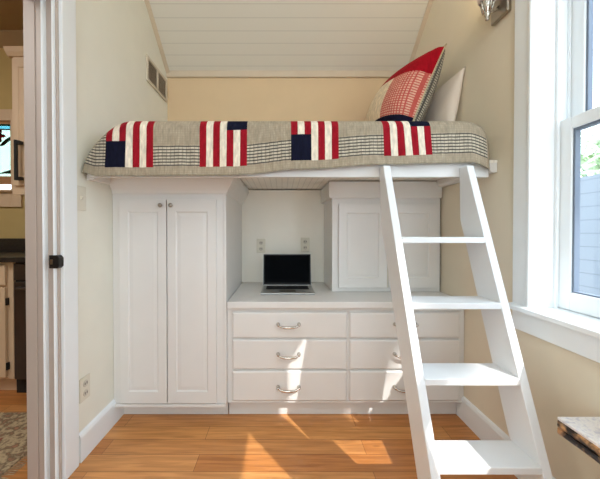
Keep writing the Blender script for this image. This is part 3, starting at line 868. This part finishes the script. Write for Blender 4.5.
ww = sg((186, 200, 188)); teal = sg((124, 170, 176)); red = sg((140, 34, 44)); grn = sg((8, 82, 56))
obj('opal_glass', B(-3.28, -2.47, KB + 0.012, KB + 0.016, SZ0, SZ1 - 0.05), ww, sgp)
obj('border_glass', B(-3.28, -2.47, KB + 0.012, KB + 0.016, SZ1 - 0.045, SZ1), teal, sgp)
for cx in (-2.585, -2.84, -3.1):
    def flower(bm):
        pts = []
        for i in range(60):
            t = 2 * math.pi * i / 60
            r = 0.045 + 0.016 * math.cos(5 * t)
            pts.append((cx + r * math.cos(t), SZ1 - 0.105 + r * math.sin(t)))
        prism(bm, pts, 'y', KB + 0.008, KB + 0.0118)
    obj('flower_glass', flower, red, sgp)
    for s in (-1, 1):
        obj('leaf_glass', lambda bm: prism(bm, [(cx + s * 0.003, SZ1 - 0.2), (cx + s * 0.05, SZ1 - 0.19), (cx + s * 0.12, SZ1 - 0.13), (cx + s * 0.125, SZ1 - 0.1), (cx + s * 0.05, SZ1 - 0.145)], 'y', KB + 0.008, KB + 0.0118), grn, sgp)
        obj('leaf_glass', lambda bm: prism(bm, [(cx + s * 0.003, SZ0 + 0.03), (cx + s * 0.12, SZ0 + 0.065), (cx + s * 0.12, SZ0 + 0.035)], 'y', KB + 0.008, KB + 0.0118), grn, sgp)
def lead(bm):
    for cx in (-2.585, -2.84, -3.1):
        tube(bm, [(cx, KB + 0.01, SZ0), (cx, KB + 0.01, SZ1 - 0.13)], 0.006, 6)
        for s in (-1, 1):
            tube(bm, [(cx, KB + 0.006, SZ1 - 0.2), (cx + s * 0.05, KB + 0.006, SZ1 - 0.19), (cx + s * 0.12, KB + 0.006, SZ1 - 0.13)], 0.004, 6)
    tube(bm, [(-3.28, KB + 0.01, SZ1 - 0.047), (-2.47, KB + 0.01, SZ1 - 0.047)], 0.006, 6)
    tube(bm, [(-3.28, KB + 0.01, SZ0 + 0.03), (-2.47, KB + 0.01, SZ0 + 0.03)], 0.004, 6)
obj('leading', lead, M['black'], sgp)

# upper kitchen cabinet
kc = thing('kitchen_wall_cabinet', (-1.6, 2.4, 1.46), 'white kitchen wall cabinet with black bar handle beside the stained glass', 'cabinet')
KX0, KX1, KF = -2.13, -1.155, 2.27
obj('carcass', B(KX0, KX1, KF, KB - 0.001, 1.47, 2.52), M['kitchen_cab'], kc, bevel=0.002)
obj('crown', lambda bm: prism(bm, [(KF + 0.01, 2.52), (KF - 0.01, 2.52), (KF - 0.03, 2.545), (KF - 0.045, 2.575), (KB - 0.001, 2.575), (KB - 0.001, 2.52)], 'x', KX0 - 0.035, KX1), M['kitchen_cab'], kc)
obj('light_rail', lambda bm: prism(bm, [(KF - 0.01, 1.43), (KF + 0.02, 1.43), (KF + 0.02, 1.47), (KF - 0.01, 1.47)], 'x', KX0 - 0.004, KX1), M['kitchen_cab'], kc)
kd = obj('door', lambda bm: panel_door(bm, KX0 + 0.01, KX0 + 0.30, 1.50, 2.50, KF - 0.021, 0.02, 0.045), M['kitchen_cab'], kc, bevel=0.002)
def bar(bm):
    hx_ = -2.062
    tube(bm, [(hx_, KF - 0.055, 1.535), (hx_, KF - 0.055, 1.845)], 0.013, 10)
    for z in (1.55, 1.83): box(bm, hx_ - 0.01, hx_ + 0.03, KF - 0.06, KF - 0.0225, z - 0.012, z + 0.012)
obj('handle', bar, M['black'], kd)
kd2 = obj('door', lambda bm: panel_door(bm, KX0 + 0.31, KX0 + 0.63, 1.50, 2.50, KF - 0.021, 0.02, 0.045), M['kitchen_cab'], kc, bevel=0.002)
# base cabinet
kb_ = thing('kitchen_base_cabinet', (-2.4, 2.3, 0), 'white kitchen base cabinet left of the steel dishwasher', 'cabinet')
KY = 1.985
obj('carcass', B(-3.2, -1.875, KY, KB - 0.001, 0.105, 0.925), M['kitchen_cab'], kb_, bevel=0.002)
obj('kick_board', B(-3.2, -1.876, KY + 0.045, KB - 0.001, 0.001, 0.105), M['kitchen_cab'], kb_)
for x0, x1 in ((-2.36, -1.915), (-2.83, -2.38)):
    obj('drawer', B(x0, x1, KY - 0.021, KY - 0.001, 0.765, 0.905), M['kitchen_cab'], kb_, bevel=0.004)
    d = obj('door', lambda bm: panel_door(bm, x0, x1, 0.125, 0.75, KY - 0.021, 0.02, 0.045), M['kitchen_cab'], kb_, bevel=0.002)
    for z in (0.65, 0.2): obj('hinge', B(x1 + 0.002, x1 + 0.012, KY - 0.02, KY - 0.001, z - 0.025, z + 0.025), M['black'], d)
dw = thing('dishwasher', (-1.55, 2.3, 0), 'stainless steel dishwasher under the dark kitchen counter', 'dishwasher')
obj('body', B(-1.868, -1.24, KY + 0.01, KB - 0.001, 0.001, 0.92), M['dark'], dw)
obj('door_panel', B(-1.845, -1.245, KY - 0.03, KY + 0.01, 0.115, 0.79), M['steel'], dw, bevel=0.005)
obj('control_panel', B(-1.845, -1.245, KY - 0.03, KY + 0.01, 0.80, 0.915), M['steel'], dw, bevel=0.005)
obj('handle', lambda bm: tube(bm, [(-1.80, KY - 0.03, 0.75), (-1.80, KY - 0.06, 0.75), (-1.29, KY - 0.06, 0.75), (-1.29, KY - 0.03, 0.75)], 0.01, 10), M['steel'], dw)
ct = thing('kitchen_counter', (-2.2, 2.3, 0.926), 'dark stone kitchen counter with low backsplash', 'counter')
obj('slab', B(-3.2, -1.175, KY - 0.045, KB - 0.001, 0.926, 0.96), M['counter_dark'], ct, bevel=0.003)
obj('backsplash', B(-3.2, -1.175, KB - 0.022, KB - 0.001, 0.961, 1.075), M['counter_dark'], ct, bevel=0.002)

# rug
rug = thing('fringed_rug', (-1.75, 0.8, 0), 'worn floral oriental rug with fringe on the kitchen floor', 'rug')
RX0, RX1, RY0, RY1 = -2.9, -1.30, -0.4, 1.765
def rug_body(bm):
    box(bm, RX0, RX1, RY0, RY1, 0.001, 0.009)
obj('border', rug_body, M['rug_border'], rug)
obj('field', B(RX0 + 0.2, RX1 - 0.22, RY0 + 0.2, RY1 - 0.22, 0.009, 0.0105), M['rug'], rug)
def fr_fn(bm):
    k = 0
    y = RY0 + 0.005
    while y < RY1:
        for xa, s in ((RX1, 1), (RX0, -1)):
            d = random.uniform(-0.01, 0.01)
            tube(bm, [(xa, y, 0.005), (xa + s * 0.025, y + d * 0.5, 0.006), (xa + s * 0.05, y + d, 0.003)], 0.002, 5)
        y += 0.011
fo = obj('fringe', fr_fn, M['fringe'], rug)
fo['kind'] = 'stuff'

# ------------------------------------------------------------------ light
w = bpy.data.worlds.new('sky'); scene.world = w; w.use_nodes = True
nt = w.node_tree; nt.nodes.clear()
out = N(nt, 'ShaderNodeOutputWorld'); bg = N(nt, 'ShaderNodeBackground')
tc = N(nt, 'ShaderNodeTexCoord'); sx_ = N(nt, 'ShaderNodeSeparateXYZ'); rp = N(nt, 'ShaderNodeValToRGB')
nt.links.new(tc.outputs['Generated'], sx_.inputs[0]); nt.links.new(sx_.outputs[2], rp.inputs[0])
rp.color_ramp.elements[0].position = 0.0; rp.color_ramp.elements[0].color = (0.80, 0.90, 1.0, 1)
rp.color_ramp.elements[1].position = 0.6; rp.color_ramp.elements[1].color = (0.66, 0.83, 1.0, 1)
nt.links.new(rp.outputs[0], bg.inputs[0]); bg.inputs[1].default_value = 5.0
nt.links.new(bg.outputs[0], out.inputs[0])

def lamp(kind, name, energy, color, loc=(0, 0, 0), direction=(0, 0, -1), size=None, size_y=None):
    l = bpy.data.lights.new(name, kind); l.energy = energy; l.color = color
    if kind == 'AREA':
        l.shape = 'RECTANGLE'; l.size = size; l.size_y = size_y or size
    o = bpy.data.objects.new(name, l); COL.objects.link(o)
    o.location = loc
    o.rotation_euler = Vector(direction).to_track_quat('-Z', 'Y').to_euler()
    return o
sun = lamp('SUN', 'sun_lamp', 4.5, (1.0, 0.97, 0.93), (4, -3, 6), (-1.0, 1.29, -1.55))
sun.data.angle = 0.009
lamp('AREA', 'room_top_fill', 18, (0.86, 0.93, 1.0), (0.0, -0.7, 3.3), (0, 0.75, -1), 1.5, 1.5)  # added front fill from overhead, no fixture modelled
lamp('AREA', 'room_rear_fill', 28, (0.74, 0.87, 1.0), (-0.1, -2.1, 1.5), (0, 1, 0), 1.6, 1.8)  # added cool fill in front of the solid rear wall
lamp('AREA', 'kitchen_fill', 40, (0.92, 0.90, 0.88), (-2.4, 0.6, 2.85), (0, 0.2, -1), 1.0, 1.0)  # fill added to brighten the kitchen, source unseen
bulb = lamp('POINT', 'sconce_bulb', 1.8, (1.0, 0.76, 0.42), (SX, SY, 2.47))
bulb.data.shadow_soft_size = 0.04

# ------------------------------------------------------------------ camera
cam = bpy.data.cameras.new('camera')
co = bpy.data.objects.new('camera', cam); COL.objects.link(co)
co.location = (0, 0, CAMZ)
co.rotation_euler = (math.radians(90 - 0.6), 0, 0)
cam.sensor_width = 36; cam.lens = 285 * 36 / 600
cam.shift_x = 18 / 600
cam.shift_y = -4.5 / 600
cam.clip_start = 0.02
scene.camera = co
scene.view_settings.view_transform = 'Standard'
scene.view_settings.look = 'None'
scene.view_settings.exposure = 0.09
try:
    scene.cycles.use_denoising = True
    scene.cycles.max_bounces = 10
    scene.cycles.diffuse_bounces = 6
    scene.cycles.transparent_max_bounces = 16
except Exception:
    pass
